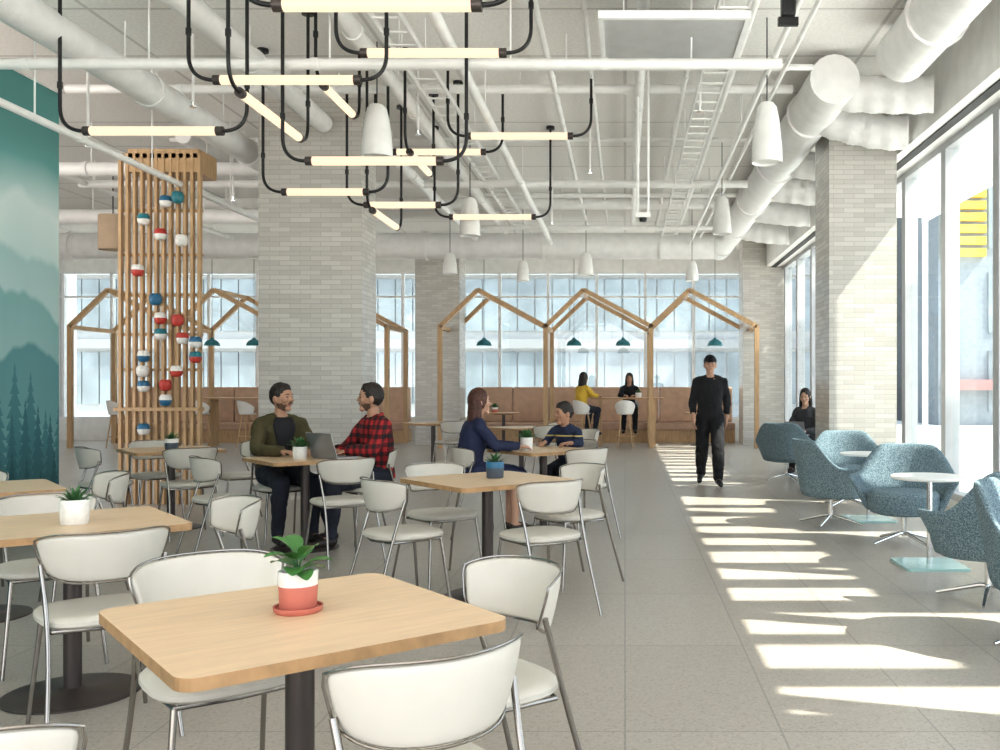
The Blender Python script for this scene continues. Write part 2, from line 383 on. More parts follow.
# ------------------------------------------------------------------ outside
struct(MB().b2(-60, 60, 24.2, 90, -.3, -.15).b2(3.78, 60, -20, 24.2, -.3, -.15).build('ground', M['concrete'], smooth=0))
b = empty('office_building', (0, 40, 0)); tag(b, 'pale office building with bluish glass seen through the back windows', 'building')
MB().b2(-45, 10.5, 0, 8, -.15, 16).build('facade', M['bwall'], b, smooth=0)
for k in range(5):
    z0 = .6 + k * 3.1
    f = MB()
    for i in range(74): f.b2(-44.5 + i * .74, -44.5 + i * .74 + .68, -.08, 0, z0, z0 + 2.2)
    f.build('window_band', M['bglass'], b, smooth=0)
    MB().b2(-45, 10.5, -.25, 0, z0 + 2.35, z0 + 2.75).build('spandrel', M['spand'], b, smooth=0)
b = empty('neighbour_building', (12.0, 36, 0)); tag(b, 'neighbouring building with yellow louvres seen through the right windows', 'building')
MB().b2(0, 16, 0, 20, -.15, 15).build('facade', M['nwall'], b, smooth=0)
for k in range(10): MB().b2(.1, 1.75, -.25, 0, 6.3 + k * .45, 6.6 + k * .45).build('louvre', M['yel'], b, smooth=0)
for z0 in (.4, 3.4, 6.6, 9.8):
    f = MB()
    for i in range(9): f.b2(1.9 + i * 1.5, 3.25 + i * 1.5, -.06, 0, z0, z0 + 2.3)
    f.build('window_band', M['bglass'], b, smooth=0)
MB().b2(.2, 3.2, -.5, 0, 1.2, 1.6).build('awning', M['rpaint'], b, smooth=0)
b = empty('sun_blocker', (0, 0, 0)); tag(b, 'added slatted sun blocker outside the right windows, shaping the sun patches', 'canopy')  # added canopy, invented to cut the sunlight into patches indoors
for y0, y1 in ((-3, 2.4), (2.75, 3.6), (4.1, 6.9), (7.2, 9.35), (10.45, 26)): MB().b2(6.25, 8.2, y0, y1, 6.0, 6.06).build('blocker_sheet', M['canopy'], b, smooth=0)  # gaps in these sheets placed to let sun onto floor and pillar
MB().b2(3.75, 6.25, -3, 2.4, 6.0, 6.06).build('blocker_sheet', M['canopy'], b, smooth=0)
yy = 2.75; k = 0
while yy < 25:
    if not (9.2 < yy < 10.5): MB().b2(3.75, 6.25, yy, yy + (.27, .20, .31)[k % 3], 5.99, 6.05).build('slat', M['canopy'], b, smooth=0)  # slat spacing chosen for the stripes of sun on the floor
    yy += .68; k += 1
for y0, y1 in ((-3, 9.35), (10.45, 26)): MB().b2(8.2, 8.26, y0, y1, 5.85, 6.2).build('blocker_edge', M['canopy'], b, smooth=0)
for yy in (-2, 5, 12, 19, 25.5): MB().b2(8.1, 8.22, yy, yy + .12, -.15, 6.0).build('post', M['frame'], b, smooth=0)

# ------------------------------------------------------------------ cafe furniture
E1 = Vector((.766, .643)); E2 = Vector((-.643, .766)); RT = radians(40)
def make_table():
    r = empty('cafe_table')
    t = MB(); t.prism(rrect(1, 1, .06), .712, .74, 1); top = t.build('tabletop', [M['wood'], M['edge']], r, smooth=0, bevel=.003)
    MB().lathe([(.036, .012), (.036, .70)], n=20).build('pedestal', M['bronze'], r)
    MB().box((0, 0, .704), (.4, .4, .016)).build('top_plate', M['bronze'], r, smooth=0)
    MB().lathe([(.0, 0), (.27, 0), (.27, .008), (.25, .014), (.06, .018), (.045, .03), (.0, .03)], n=40).build('base_plate', M['bronze'], r)
    return r
def make_chair():
    r = empty('cafe_chair')
    def ring(z, k):
        out = []
        for i in range(28):
            a = 2 * pi * i / 28; ca, sa = cos(a), sin(a); e = .66
            out.append((k * .212 * abs(ca) ** e * (1 if ca > 0 else -1) * (1 + .04 * sa), k * .212 * abs(sa) ** e * (1 if sa > 0 else -1) + .015, z))
        return out
    MB().loft([ring(.436, .86), ring(.439, .95), ring(.449, 1.0), ring(.464, 1.0), ring(.475, .95), ring(.480, .8), ring(.482, .4)]).build('seat', M['cream'], r)
    tm = radians(68)
    def bk(off):
        def f(u, v):
            th = (2 * u - 1) * tm; e = abs(2 * u - 1)
            h = .090 * (1 - .36 * e ** 4); zc = .694 + .006 * e ** 2
            q = 2 * v - 1
            rr = .224 + .018 * q + off * (1 - .5 * q ** 4)
            return Vector((rr * sin(th), .018 - rr * cos(th), zc + q * h))
        return f
    MB().shell(bk(.009), bk(-.009), 18, 4).build('backrest', M['cream'], r, sub=1)
    f = bk(.008); P = [f(i / 24, 1.02) for i in range(25)] + [f(1.01, 1 - j / 5) for j in range(1, 5)] + [f(1 - i / 24, -.02) for i in range(25)] + [f(-.01, j / 5) for j in range(1, 5)]
    MB().tube(P, .0038, 8, True).build('back_rim', M['chrome'], r)
    fr = MB(); fr.tube([(.17, .18, .43), (.185, -.13, .43), (.0, -.18, .43), (-.185, -.13, .43), (-.17, .18, .43), (0, .195, .43)], .008, 8, True); fr.build('seat_frame', M['chrome'], r)
    for sx in (-1, 1):
        MB().tube([(sx * .17, .175, .43), (sx * .21, .225, 0)], [.0100, .0082], 10).build('leg', M['chrome'], r)
        MB().tube(fillet([(sx * .210, -.075, .67), (sx * .192, -.15, .44), (sx * .222, -.275, 0)], .2), .0086, 10).build('leg', M['chrome'], r)
    return r
tp = make_table(); cp = make_chair(); used = {'t': 0, 'c': 0}
def table(x, y, label, a=.78, rot=RT):
    o = tp if used['t'] == 0 else dup(tp); used['t'] += 1
    o.location = (x, y, 0); o.rotation_euler = (0, 0, rot)
    for ch in o.children:
        if ch.name.startswith('tabletop'): ch.scale = (a, a, 1)
    tag(o, label, 'table', 'square cafe tables')
def chair(x, y, fx, fy, label):
    o = cp if used['c'] == 0 else dup(cp); used['c'] += 1
    o.location = (x, y, 0); o.rotation_euler = (0, 0, face(fx, fy)); tag(o, label, 'chair', 'cream cafe chairs')
def at(t, e, s, label, dist=.56, side=0):
    d = e * s; q = Vector((-d.y, d.x)); p = Vector(t) + d * dist + q * side
    chair(p.x, p.y, -d.x, -d.y, label)
T1 = (-.83, 2.40); T2 = (-2.38, 4.05); T3 = (-3.72, 5.4); T4 = (-2.62, 7.7); T5 = (-4.25, 8.8); T6 = (-.87, 5.95); T7 = (-.76, 8.75); T8 = (-3.1, 15.2); T9 = (-1.5, 13.6)
WP = (-1.34, 8.42)
table(*T1, 'nearest square maple table holding the terracotta rubber plant pot')
table(*T2, 'square maple table at left holding the white speckled pot')
table(*T3, 'square maple table cut off by the left edge beside the mural')
table(*T4, 'square table between the two seated men with an open laptop')
table(*T5, 'square table with the dark pot near the slatted screen')
table(*T6, 'empty-seated square table in the middle holding the slate pot', .83)
table(*T7, 'square table where the woman in navy sits with the child')
table(*T8, 'small distant table right of the broad tiled pillar')
table(*T9, 'distant table behind the woman in navy')
at(T1, E2, 1, 'cream chair behind the nearest table, left of the rubber plant', .60, .02)
at(T1, E1, 1, 'cream chair at the right corner of the nearest table', .54)
at(T1, E2, -1, 'nearest cream chair, its back to us at the bottom edge', .515, .05)
chair(-1.11, 1.66, .15, 1, 'cream chair cut off at the bottom left corner')
at(T2, E2, -1, 'cream chair in front of the table with the speckled pot', .56)
at(T2, E1, 1, 'cream chair tucked right of the table with the speckled pot', .56)
at(T2, E2, 1, 'cream chair at the left edge behind the speckled pot table', .62)
at(T3, E1, 1, 'cream chair pushed to the table cut off by the left edge', .56)
at(T3, E2, 1, 'cream chair nearest the mural behind the cut off table', .60)
at(T4, E2, 1, 'cream chair under the man in the olive jacket')
at(T4, E1, 1, 'cream chair under the man in the red plaid shirt')
at(T4, E2, -1, 'empty cream chair in front of the man in red plaid', .74)
at(T4, E1, -1, 'empty cream chair left of the table with the laptop', .66)
at(T5, E1, -1, 'cream chair nearest the mural beside the dark pot table')
at(T5, E2, -1, 'cream chair in front of the dark pot table')
at(T5, E1, 1, 'cream chair right of the dark pot table behind the olive jacket man', .64)
at(T5, E2, 1, 'cream chair between the dark pot table and slatted screen')
at(T6, E1, -1, 'cream chair on the left of the slate pot table', .60)
at(T6, E2, -1, 'cream chair on the front right of the slate pot table', .60)
at(T6, E1, 1, 'cream chair on the far right of the slate pot table', .66)
at(T6, E2, 1, 'cream chair on the far left of the slate pot table', .60)
chair(WP[0], WP[1], .9, .4, 'cream chair under the woman in navy')
chair(-.52, 9.35, -.4, -.9, 'cream chair under the child in striped jersey')
at(T7, E2, -1, 'empty cream chair in front of the child table', .58)
at(T8, E1, 1, 'cream chair right of the small distant table')
at(T8, E2, -1, 'cream chair in front of the small distant table')
at(T9, E1, 1, 'cream chair right of the distant table behind the child')
at(T9, E2, -1, 'cream chair in front of the distant table behind the child')
chair(-.55, 11.8, -.8, -.5, 'lone cream chair in the aisle behind the child')

# lounge chairs
def make_lounge():
    r = empty('lounge_chair')
    tm = radians(108)
    def sh(off):
        def f(u, v):
            th = (2 * u - 1) * tm; e = abs(2 * u - 1)
            k = min(1, max(0, (e - .30) / .42))
            zt = .575 + .255 * (1 - k ** 2 * (3 - 2 * k)); zb = .27
            z = zb + (zt - zb) * v
            rr = .255 + .075 * v ** .7 + .10 * e ** 1.3 * v ** 1.5 + off * (1.3 - .5 * v)
            lean = -.06 * max(0, v - .35) * (1 - e)
            return Vector((rr * sin(th) * 1.08, -rr * cos(th) * .93 + lean, z))
        return f
    MB().shell(sh(.028), sh(-.028), 32, 6).build('shell', M['tweed'], r, sub=1)
    el = lambda z, k: [(k * .285 * cos(2 * pi * i / 28), k * .30 * sin(2 * pi * i / 28) + .07, z) for i in range(28)]
    MB().loft([el(.26, .8), el(.275, .95), el(.35, 1.03), el(.42, 1.03), el(.45, .94), el(.46, .6)]).build('seat_cushion', M['tweed'], r)
    MB().lathe([(.022, .06), (.022, .28)], n=14).build('post', M['bright'], r)
    for k in range(4):
        a = radians(45 + 90 * k)
        MB().tube([(0, 0, .085), (cos(a) * .05, sin(a) * .05, .083), (cos(a) * .12, sin(a) * .12, .065), (cos(a) * .31, sin(a) * .31, .015)], [.015, .015, .014, .01], 8).build('leg', M['bright'], r)
    return r
lp = make_lounge(); nl = [0]
def lounge(x, y, fx, fy, label):
    o = lp if nl[0] == 0 else dup(lp); nl[0] += 1
    o.location = (x, y, 0); o.rotation_euler = (0, 0, face(fx, fy)); tag(o, label, 'armchair', 'blue tweed lounge chairs')
lounge(2.26, 5.85, -.35, 1, 'blue tweed lounge chair in front of the nearer round table')
lounge(2.36, 7.95, -.4, -1, 'blue tweed lounge chair behind the nearer round table')
lounge(1.98, 9.05, 1, .25, 'blue tweed lounge chair left of the farther round table')
lounge(2.46, 10.4, -.1, -1, 'blue tweed lounge chair against the sunlit tiled pillar')
lounge(2.18, 4.85, .8, -.5, 'blue tweed lounge chair cut off by the right edge')
lounge(2.80, 14.6, -.5, -.85, 'blue tweed lounge chair under the girl with the laptop')
lounge(2.28, 13.3, .45, .9, 'blue tweed lounge chair in front of the girl with the laptop')
def make_side():
    r = empty('side_table')
    MB().lathe([(0, .642), (.27, .642), (.278, .65), (.278, .658), (.27, .665), (0, .665)], n=40).build('tabletop', M['ltop'], r)
    MB().lathe([(.02, .02), (.02, .642)], n=14).build('post', M['bright'], r)
    MB().prism(rrect(.46, .46, .03), 0, .018).build('base_plate', M['tglass'], r, smooth=0)
    return r
sp = make_side(); sp.location = (2.25, 6.95, 0); tag(sp, 'white round side table between the two nearest lounge chairs', 'table', 'white round side tables')
o = dup(sp); o.location = (2.42, 9.35, 0); tag(o, 'farther white round side table before the tiled pillar', 'table', 'white round side tables')

# stools, high tables
def make_stool():
    r = empty('bar_stool')
    tm = radians(100)
    def sh(off):
        def f(u, v):
            th = (2 * u - 1) * tm; e = abs(2 * u - 1); rr = .17 + .05 * v + off
            return Vector((rr * sin(th), -rr * cos(th), .74 + (.30 - .16 * e ** 2) * v))
        return f
    MB().shell(sh(.008), sh(-.008), 16, 3).build('backrest', M['wglaze'], r, sub=1)
    MB().lathe([(0, .725), (.15, .725), (.175, .74), (.175, .755), (.0, .76)]).build('seat', M['wglaze'], r)
    for k in range(4):
        a = radians(45 + 90 * k); MB().tube([(cos(a) * .12, sin(a) * .12, .73), (cos(a) * .23, sin(a) * .23, 0)], [.018, .012], 8).build('leg', M['oak'], r)
    MB().tube([(.2 * cos(2 * pi * i / 16), .2 * sin(2 * pi * i / 16), .25) for i in range(16)], .008, 6, True).build('foot_ring', M['oak'], r)
    return r
st = make_stool()
YW = Vector((.72, .69)).normalized(); YP = (-.93, 20.55)
for i, (x, y, fx, fy, lab) in enumerate(((.0, 20.35, 0, 1, 'white bucket bar stool in front of the high table'), (YP[0], YP[1], YW.x, YW.y, 'white bar stool under the woman in yellow'),
        (.1, 21.62, 0, -1, 'white bar stool under the woman in black behind the high table'), (-8.15, 20.3, .6, .8, 'white bar stool left of the broad tiled pillar'),
        (-9.2, 20.4, .3, .9, 'white bar stool behind the slatted screen'), (-10.9, 20.2, .5, .8, 'white bar stool under the leftmost house-shaped frame'))):
    o = st if i == 0 else dup(st); o.location = (x, y, 0); o.rotation_euler = (0, 0, face(fx, fy)); tag(o, lab, 'stool', 'white bar stools')
for x, lab in ((.05, 'high wooden table where two women sit under the middle frame'), (-8.6, 'high wooden table under the left row of frames')):
    r = empty('high_table', (x, 21.0, 0)); tag(r, lab, 'table', 'high tables')
    MB().prism(rrect(1.6, .65, .03), 1.05, 1.085, 1).build('tabletop', [M['wood'], M['edge']], r, smooth=0)
    for s in (-1, 1):
        MB().b2(s * .6 - .03, s * .6 + .03, -.22, .22, 0, 1.05).build('leg', M['oak'], r, smooth=0)

# house frames
def frames(x0, label):
    r = empty('gabled_frame', (x0, 20.3, 0)); tag(r, label, 'timber frame', 'rows of house-shaped frames')
    p = 2.28; W = .095; eave = 2.66; pk = 3.42; dep = 1.75
    for yy in (0, dep):
        for i in range(4): MB().b2(i * p - W / 2, i * p + W / 2, yy - W / 2, yy + W / 2, 0, eave).build('post', M['oak'], r, smooth=0)
        for i in range(3):
            MB().bar((i * p, yy, eave - .03), (i * p + p * .36, yy, pk), W, W).build('rafter', M['oak'], r, smooth=0)
            MB().bar((i * p + p * .36, yy, pk), (i * p + p, yy, eave - .03), W, W).build('rafter', M['oak'], r, smooth=0)
    for i in range(3): MB().b2(i * p + p * .36 - .04, i * p + p * .36 + .04, 0, dep, pk - .05, pk + .03).build('ridge_beam', M['oak'], r, smooth=0)
    for i in range(4): MB().b2(i * p - .04, i * p + .04, 0, dep, eave - .09, eave).build('side_beam', M['oak'], r, smooth=0)
frames(gx(440, 20.3), 'row of three house-shaped oak frames on the right')
frames(-11.98, 'row of three house-shaped oak frames behind the slatted screen')
def bench(x0, x1, label):
    r = empty('banquette', ((x0 + x1) / 2, 22.6, 0)); h = (x1 - x0) / 2; tag(r, label, 'bench', 'tan banquettes')
    MB().b2(-h, h, -.40, .3, 0, .3).build('base', M['oak'], r, smooth=0)
    MB().b2(-h, h, -.45, .12, .3, .47).build('seat', M['leatherd'], r, smooth=0, bevel=.03)
    n = int(2 * h / .85)
    for i in range(n): MB().b2(-h + 2 * h * i / n + .005, -h + 2 * h * (i + 1) / n - .005, .12, .3, .47, 1.32).build('back_cushion', M['leather'], r, smooth=0, bevel=.03)
bench(-3.6, 2.6, 'long tan leather banquette behind the right row of frames')
bench(-12, -5.2, 'long tan leather banquette behind the left row of frames')
for x, lab in ((-2.75, 'low table under the first right-hand frame'), (1.75, 'low table under the third right-hand frame')): table(x, 21.3, lab, .75, 0)

# teal pendant lamps
lamp = None
for i, (px, lab) in enumerate(((484, 'teal dome pendant lamp, first under the right frames'), (574, 'teal dome pendant lamp, second under the right frames'), (623, 'teal dome pendant lamp above the woman in black'),
        (715, 'teal dome pendant lamp above the standing man'), (254, 'teal dome pendant lamp left of the broad pillar'), (212, 'teal dome pendant lamp right of the slatted screen'))):
    if lamp is None:
        o = lamp = empty('pendant_lamp')
        MB().lathe([(.165, 0), (.17, .005), (.15, .07), (.10, .12), (.04, .15), (.03, .18), (.0, .19)]).build('shade', M['teal'], o)
        MB().cone((0, 0, .18), (0, 0, CEIL - 2.24), .006, .006, 6).build('cord', M['black'], o)
    else: o = dup(lamp)
    o.location = (gx(px, 21.0), 21.0, 2.24); tag(o, lab, 'pendant lamp', 'teal dome pendant lamps')
o = empty('drum_lamp', (gx(113, 14.5), 14.5, gz(250, 14.5))); tag(o, 'beige drum lamp hanging left of the slatted screen', 'pendant lamp')
MB().lathe([(0, .01), (.20, .01), (.205, 0), (.205, .52), (.20, .53), (0, .53)]).build('shade', M['drum'], o)
MB().cone((0, 0, .53), (0, 0, CEIL - gz(250, 14.5)), .008, .008, 6).build('cord', M['black'], o)

# ------------------------------------------------------------------ slatted screen with pots
S = 10.6
r = empty('slatted_screen', (-5.24, S, 0)); tag(r, 'vertical oak slat screen hung with coloured pots beside the mural', 'screen')
s = MB()
for i in range(12): s.b2(-.445 + i * .081 - .016, -.445 + i * .081 + .016, -.03, .03, 0, 3.95)
s.b2(-.46, .46, -.02, .02, 3.90, 3.95)
s.build('slats', M['oak'], r, smooth=0)
MB().b2(-.36, .44, -.02, .45, 3.74, 4.0).build('header', M['oak'], r, smooth=0)
MB().b2(-.50, .46, -.06, .08, 1.05, 1.09).build('shelf', M['oak'], r, smooth=0)
for z in (1.5, 1.9, 2.35, 2.8, 3.3): MB().b2(-.50, .46, .03, .06, z, z + .03).build('rail', M['oak'], r, smooth=0)
POTS = [(143, 219, 'teal', 'wglaze'), (165, 201, 'blue', 'wglaze'), (177, 197, 'teal', 'teal'), (137, 270, 'wglaze', 'red'), (160, 234, 'red', 'wglaze'), (181, 240, 'wglaze', 'wglaze'),
        (155, 299, 'blue', 'blue'), (160, 318, 'wglaze', 'red'), (160, 334, 'teal', 'wglaze'), (177, 320, 'red', 'red'), (182, 338, 'red', 'wglaze'), (195, 342, 'blue', 'wglaze'),
        (143, 356, 'wglaze', 'blue'), (142, 371, 'wglaze', 'wglaze'), (143, 386, 'blue', 'wglaze'), (165, 385, 'red', 'red'), (176, 371, 'wglaze', 'red'), (195, 357, 'teal', 'red'), (143, 429, 'blue', 'wglaze'), (165, 400, 'wglaze', 'blue')]
PL = ['teal over white pot high at the left of the screen', 'blue over white pot, upper middle of the screen', 'plain teal pot, highest on the screen', 'white over red pot on the left slats',
      'red over white pot under the upper blue one', 'plain white pot on the upper right slats', 'plain blue pot in the middle of the screen', 'white over red pot below the plain blue pot',
      'teal over white pot in the middle column', 'plain red pot on the right slats', 'red over white pot below the plain red pot', 'blue over white pot on the far right slat',
      'white over blue pot on the left slats', 'plain white pot low on the left slats', 'blue over white pot low on the left slats', 'plain red pot low in the middle', 'white over red pot low on the right',
      'teal over red pot on the far right slat', 'lowest blue over white pot on the screen', 'white over blue pot just above the shelf']
for (px, py, top, bot), lab in zip(POTS, PL):
    d = S - .11
    o = MB().lathe([(.0, -.066), (.036, -.066), (.054, -.052), (.064, -.026), (.067, 0)], n=20).build('wall_pot', M[bot])
    o.location = (gx(px, d), S - .098, gz(py, d)); tag(o, lab, 'pot', 'coloured pots on the slatted screen')
    MB().lathe([(.0672, 0), (.065, .026), (.056, .050), (.045, .060), (.039, .05), (.0, .04)], n=20).build('glaze_band', M[top], o)

# ------------------------------------------------------------------ table plants, laptops
def leaf(mb, base, az, el, L, W, droop=.5, n=7):
    base = Vector(base); rows = []
    for i in range(n + 1):
        t = i / n; e = el - droop * t
        p = base.copy()
        for k in range(i):
            ee = el - droop * (k / n); p += Vector((cos(az) * cos(ee), sin(az) * cos(ee), sin(ee))) * (L / n)
        w = W * max(.04, sin(pi * min(1, t * .9 + .06)) ** .8) / 2
        sd = Vector((-sin(az), cos(az), 0)); up = Vector((-cos(az) * sin(e), -sin(az) * sin(e), cos(e)))
        rows.append((p + sd * w + up * w * .3, p, p - sd * w + up * w * .3))
    vs = [q for r_ in rows for q in r_]; fs = []
    for i in range(n):
        for k in range(2): a = i * 3 + k; fs.append((a, a + 1, a + 4, a + 3))
    mb.add(vs, fs)
def plant(x, y, z, r0, h, mats, kind, label, saucer=None):
    o = empty('potted_plant', (x, y, z)); tag(o, label, 'plant', 'potted plants on tables')
    b0 = .0
    if saucer:
        MB().lathe([(0, 0), (r0 * 1.1, 0), (r0 * 1.22, .006), (r0 * 1.25, .016), (r0 * 1.15, .016), (r0 * 1.1, .009), (0, .009)]).build('saucer', saucer, o); b0 = .009
    k = .62 if mats[0] != mats[1] else .5
    MB().lathe([(0, b0), (r0 * .86, b0), (r0 * .93, b0 + .006), (r0 * .98, b0 + h * k)]).build('planter', mats[0], o)
    MB().lathe([(r0 * .982, b0 + h * k), (r0 * 1.0, b0 + h * .97), (r0 * .98, b0 + h), (r0 * .88, b0 + h), (r0 * .86, b0 + h * .85)]).build('glaze_rim', mats[1], o)
    MB().lathe([(r0 * .88, b0 + h * .84), (r0 * .87, b0 + h * .88), (0, b0 + h * .9)]).build('soil', M['soil'], o)
    m = MB(); zb = b0 + h * .88
    if kind == 'rubber':
        st_ = MB()
        for i, (az, el, L, W, hh) in enumerate(((.2, .5, .075, .052, .02), (1.5, .7, .07, .05, .035), (2.7, .35, .08, .054, .02), (3.8, .5, .075, .054, .04), (4.9, .25, .075, .055, .018), (5.7, .8, .07, .05, .05), (2.2, .9, .07, .048, .055), (.9, .2, .065, .048, .012), (3.3, .95, .065, .045, .06), (4.4, .7, .065, .048, .04), (5.3, .15, .07, .05, .01))):
            leaf(m, (cos(az) * .014, sin(az) * .014, zb + hh), az, el, L, W, .75)
            st_.tube([(0, 0, zb), (cos(az) * .014, sin(az) * .014, zb + hh)], .0025, 5)
        st_.build('stem', M['leaf2'], o); m.build('leaves', M['leaf'], o, sub=1, fix=False)
    else:
        n = 26 if kind == 'succulent' else 42
        for i in range(n):
            az = i * 2.4; t = i / n
            leaf(m, (cos(az) * r0 * .4 * (1 - t), sin(az) * r0 * .4 * (1 - t), zb), az + random.uniform(-.2, .2), .35 + 1.1 * t, r0 * random.uniform(1.0, 1.4) * (1.0 if kind == 'succulent' else 1.25), r0 * (.30 if kind == 'succulent' else .5), .3, 4)
        m.build('leaves', M['leaf2'], o, fix=False)
plant(-.845, 2.43, .74, .050, .098, (M['terra'], M['wglaze']), 'rubber', 'rubber plant in white and terracotta pot on the nearest table', M['terra'])
plant(-2.33, 3.98, .74, .058, .105, (M['wglaze'], M['wglaze']), 'succulent', 'succulent in white speckled pot on the left table')
plant(-2.62, 7.58, .74, .058, .10, (M['wglaze'], M['wglaze']), 'bushy', 'bushy green plant in white pot between the seated men')
plant(-4.22, 8.75, .74, .062, .10, (M['slate'], M['wglaze']), 'succulent', 'succulent in dark pot with pale rim near the slatted screen')
plant(-.83, 6.0, .74, .058, .105, (M['slate'], M['blue']), 'succulent', 'succulent in slate blue pot on the middle table')
plant(-.90, 8.6, .74, .058, .12, (M['wglaze'], M['wglaze']), 'bushy', 'small plant in white pot between woman and child')
plant(-2.95, 21.3, .74, .07, .12, (M['terra'], M['wglaze']), 'bushy', 'distant plant on the table under the first frame')
plant(.3, 20.9, 1.085, .07, .11, (M['wglaze'], M['wglaze']), 'succulent', 'distant white potted plant on the high table')
def laptop(x, y, z, fx, fy, label):
    o = empty('laptop', (x, y, z), face(fx, fy)); tag(o, label, 'laptop')
    MB().prism(rrect(.31, .215, .012), 0, .014).build('keyboard_base', M['alu'], o, smooth=0)
    R = Matrix.Rotation(radians(-18), 3, 'X')
    c = Vector((0, .107, .012)) + R @ Vector((0, 0, .105))
    MB().box(c, (.31, .007, .21), R=R).build('lid', M['alu'], o, smooth=0)
    MB().box(c + R @ Vector((0, -.0045, 0)), (.29, .002, .185), R=R).build('screen', M['screen'], o, smooth=0)
laptop(-2.36, 7.66, .74, -.55, -.83, 'grey laptop open in front of the man in red plaid')

# ------------------------------------------------------------------ ceiling services
def hang(o, pts, r):
    for x, y, z in pts:
        MB().cone((x, y, z), (x, y, CEIL), .008, .008, 6).build('hanger', M['pipe'], o)
def pipe(p0, p1, r, label, name='ceiling_pipe', m='pipe', nh=4, cat='pipe', group='white pipes under the ceiling'):
    p0 = Vector(p0); p1 = Vector(p1)
    o = MB().cone(p0, p1, r, r, 20 if r > .1 else 12).build(name, M[m])
    d = (p1 - p0).normalized(); L = (p1 - p0).length
    k = 1.2
    while k < L - .3:
        MB().cone(p0 + d * k, p0 + d * (k + .06), r * 1.1 + .003, r * 1.1 + .003, 16).build('coupling', M[m], o); k += 2.4
    hang(o, [tuple(p0 + (p1 - p0) * ((i + .5) / nh) + Vector((0, 0, r * .9))) for i in range(nh)], r)
    tag(o, label, cat, group)
pipe((-5.0, 5.0, 3.6), (-5.0, 12.9, 3.6), .034, 'thin white pipe running from the mural past the slatted screen')
pipe((-1.45, 4.5, 4.15), (-1.45, 18.5, 4.15), .05, 'white pipe running away overhead above the middle table')
pipe((1.30, 4.5, 4.2), (1.30, 20.5, 4.2), .028, 'thin white conduit running away left of the large round duct')
pipe((1.52, 4.5, 4.35), (1.52, 20.5, 4.35), .022, 'thinnest white conduit beside the large round duct')
pipe((1.05, 4.5, 4.42), (1.05, 20.5, 4.42), .035, 'white conduit running above the standing man')
pipe((.15, 4.5, 4.45), (.15, 18.5, 4.45), .05, 'white pipe running away behind the square ceiling panel')
pipe((-2.35, 4.5, 4.4), (-2.35, 18.5, 4.4), .08, 'thick white pipe running right of the broad pillar')
pipe((-4.62, 5.5, 4.2), (-4.62, 14, 4.2), .15, 'thick white pipe over the top left corner', m='flex')
pipe((-3.5, 5.2, 4.38), (-3.5, 10.9, 4.38), .11, 'thick wrapped pipe ending at the broad pillar', m='flex')
pipe((-6.2, 7.8, 4.0), (1.3, 7.8, 4.0), .045, 'long white cross pipe spanning most of the picture', nh=5)
pipe((-6, 10.1, 4.52), (1.8, 10.1, 4.52), .05, 'white cross pipe behind the square ceiling panel')
pipe((-8, 13.8, 4.3), (1.8, 13.8, 4.3), .06, 'white cross pipe behind the broad pillar')
pipe((-8, 16.3, 4.5), (1.8, 16.3, 4.5), .10, 'thick white cross pipe before the far duct')
pipe((-6, 12.4, 4.58), (1.8, 12.4, 4.58), .03, 'thin white cross conduit close to the ceiling')
pipe((-10.5, 12.0, 4.1), (-4.6, 12.0, 4.1), .09, 'thick white cross pipe behind the slatted screen', m='flex')
pipe((-11, 14.8, 4.0), (-4.0, 14.8, 4.0), .12, 'wide white cross pipe behind the beige drum lamp', m='flex')
pipe((-6.6, 9.8, 4.35), (-6.6, 19, 4.35), .06, 'white pipe running away between mural and slatted screen')
pipe((-5.5, 11.7, 4.45), (-5.5, 19, 4.45), .10, 'white pipe running away behind the slatted screen header', m='flex')
pipe((-7.9, 11, 4.3), (-7.9, 19, 4.3), .04, 'thin white pipe running away at the far left ceiling')
pipe((-.75, 6.0, 4.5), (-.75, 18.8, 4.5), .03, 'thin white conduit running away above the lowest tube light')
pipe((-.35, 6.0, 4.55), (-.35, 18.8, 4.55), .022, 'thinnest white conduit running away near the picture centre')
pipe((.62, 8.4, 4.5), (.62, 18.8, 4.5), .028, 'white conduit running away beside the twin-rod mount')
pipe((-3.0, 12.0, 4.3), (-3.0, 18.8, 4.3), .07, 'white pipe running away just behind the broad pillar')
pipe((-4.5, 9.0, 4.38), (1.8, 9.0, 4.38), .03, 'white cross conduit behind the long cross pipe')
pipe((-3.9, 6.6, 4.45), (1.2, 6.6, 4.45), .035, 'nearest white cross conduit at the top of picture')
pipe((-2.7, 15.2, 4.42), (1.8, 15.2, 4.42), .035, 'white cross conduit between the two thick cross pipes')
pipe((-3.0, 17.6, 4.3), (1.8, 17.6, 4.3), .045, 'farthest thin white cross pipe before the wide duct')
def tray(x, y0, y1, z, label):
    o = empty('cable_tray', (x, y0, z)); tag(o, label, 'cable tray', 'white cable trays'); L = y1 - y0
    for sx in (-.12, .12): MB().b2(sx - .008, sx + .008, 0, L, 0, .06).build('side_rail', M['pipe'], o, smooth=0)
    n = int(L / .3)
    for i in range(n): MB().b2(-.115, .115, (i + .5) * L / n - .012, (i + .5) * L / n + .012, .0, .015).build('rung', M['pipe'], o, smooth=0)
    for k in range(4):
        for sx in (-.12, .12): MB().cone((sx, (k + .5) * L / 4, .06), (sx, (k + .5) * L / 4, CEIL - z), .006, .006, 6).build('hanger', M['pipe'], o)
tray(-1.95, 7.2, 18.5, 4.32, 'white ladder cable tray running above the table with slate pot')
tray(.85, 7.2, 18.5, 4.28, 'white ladder cable tray running above the aisle')
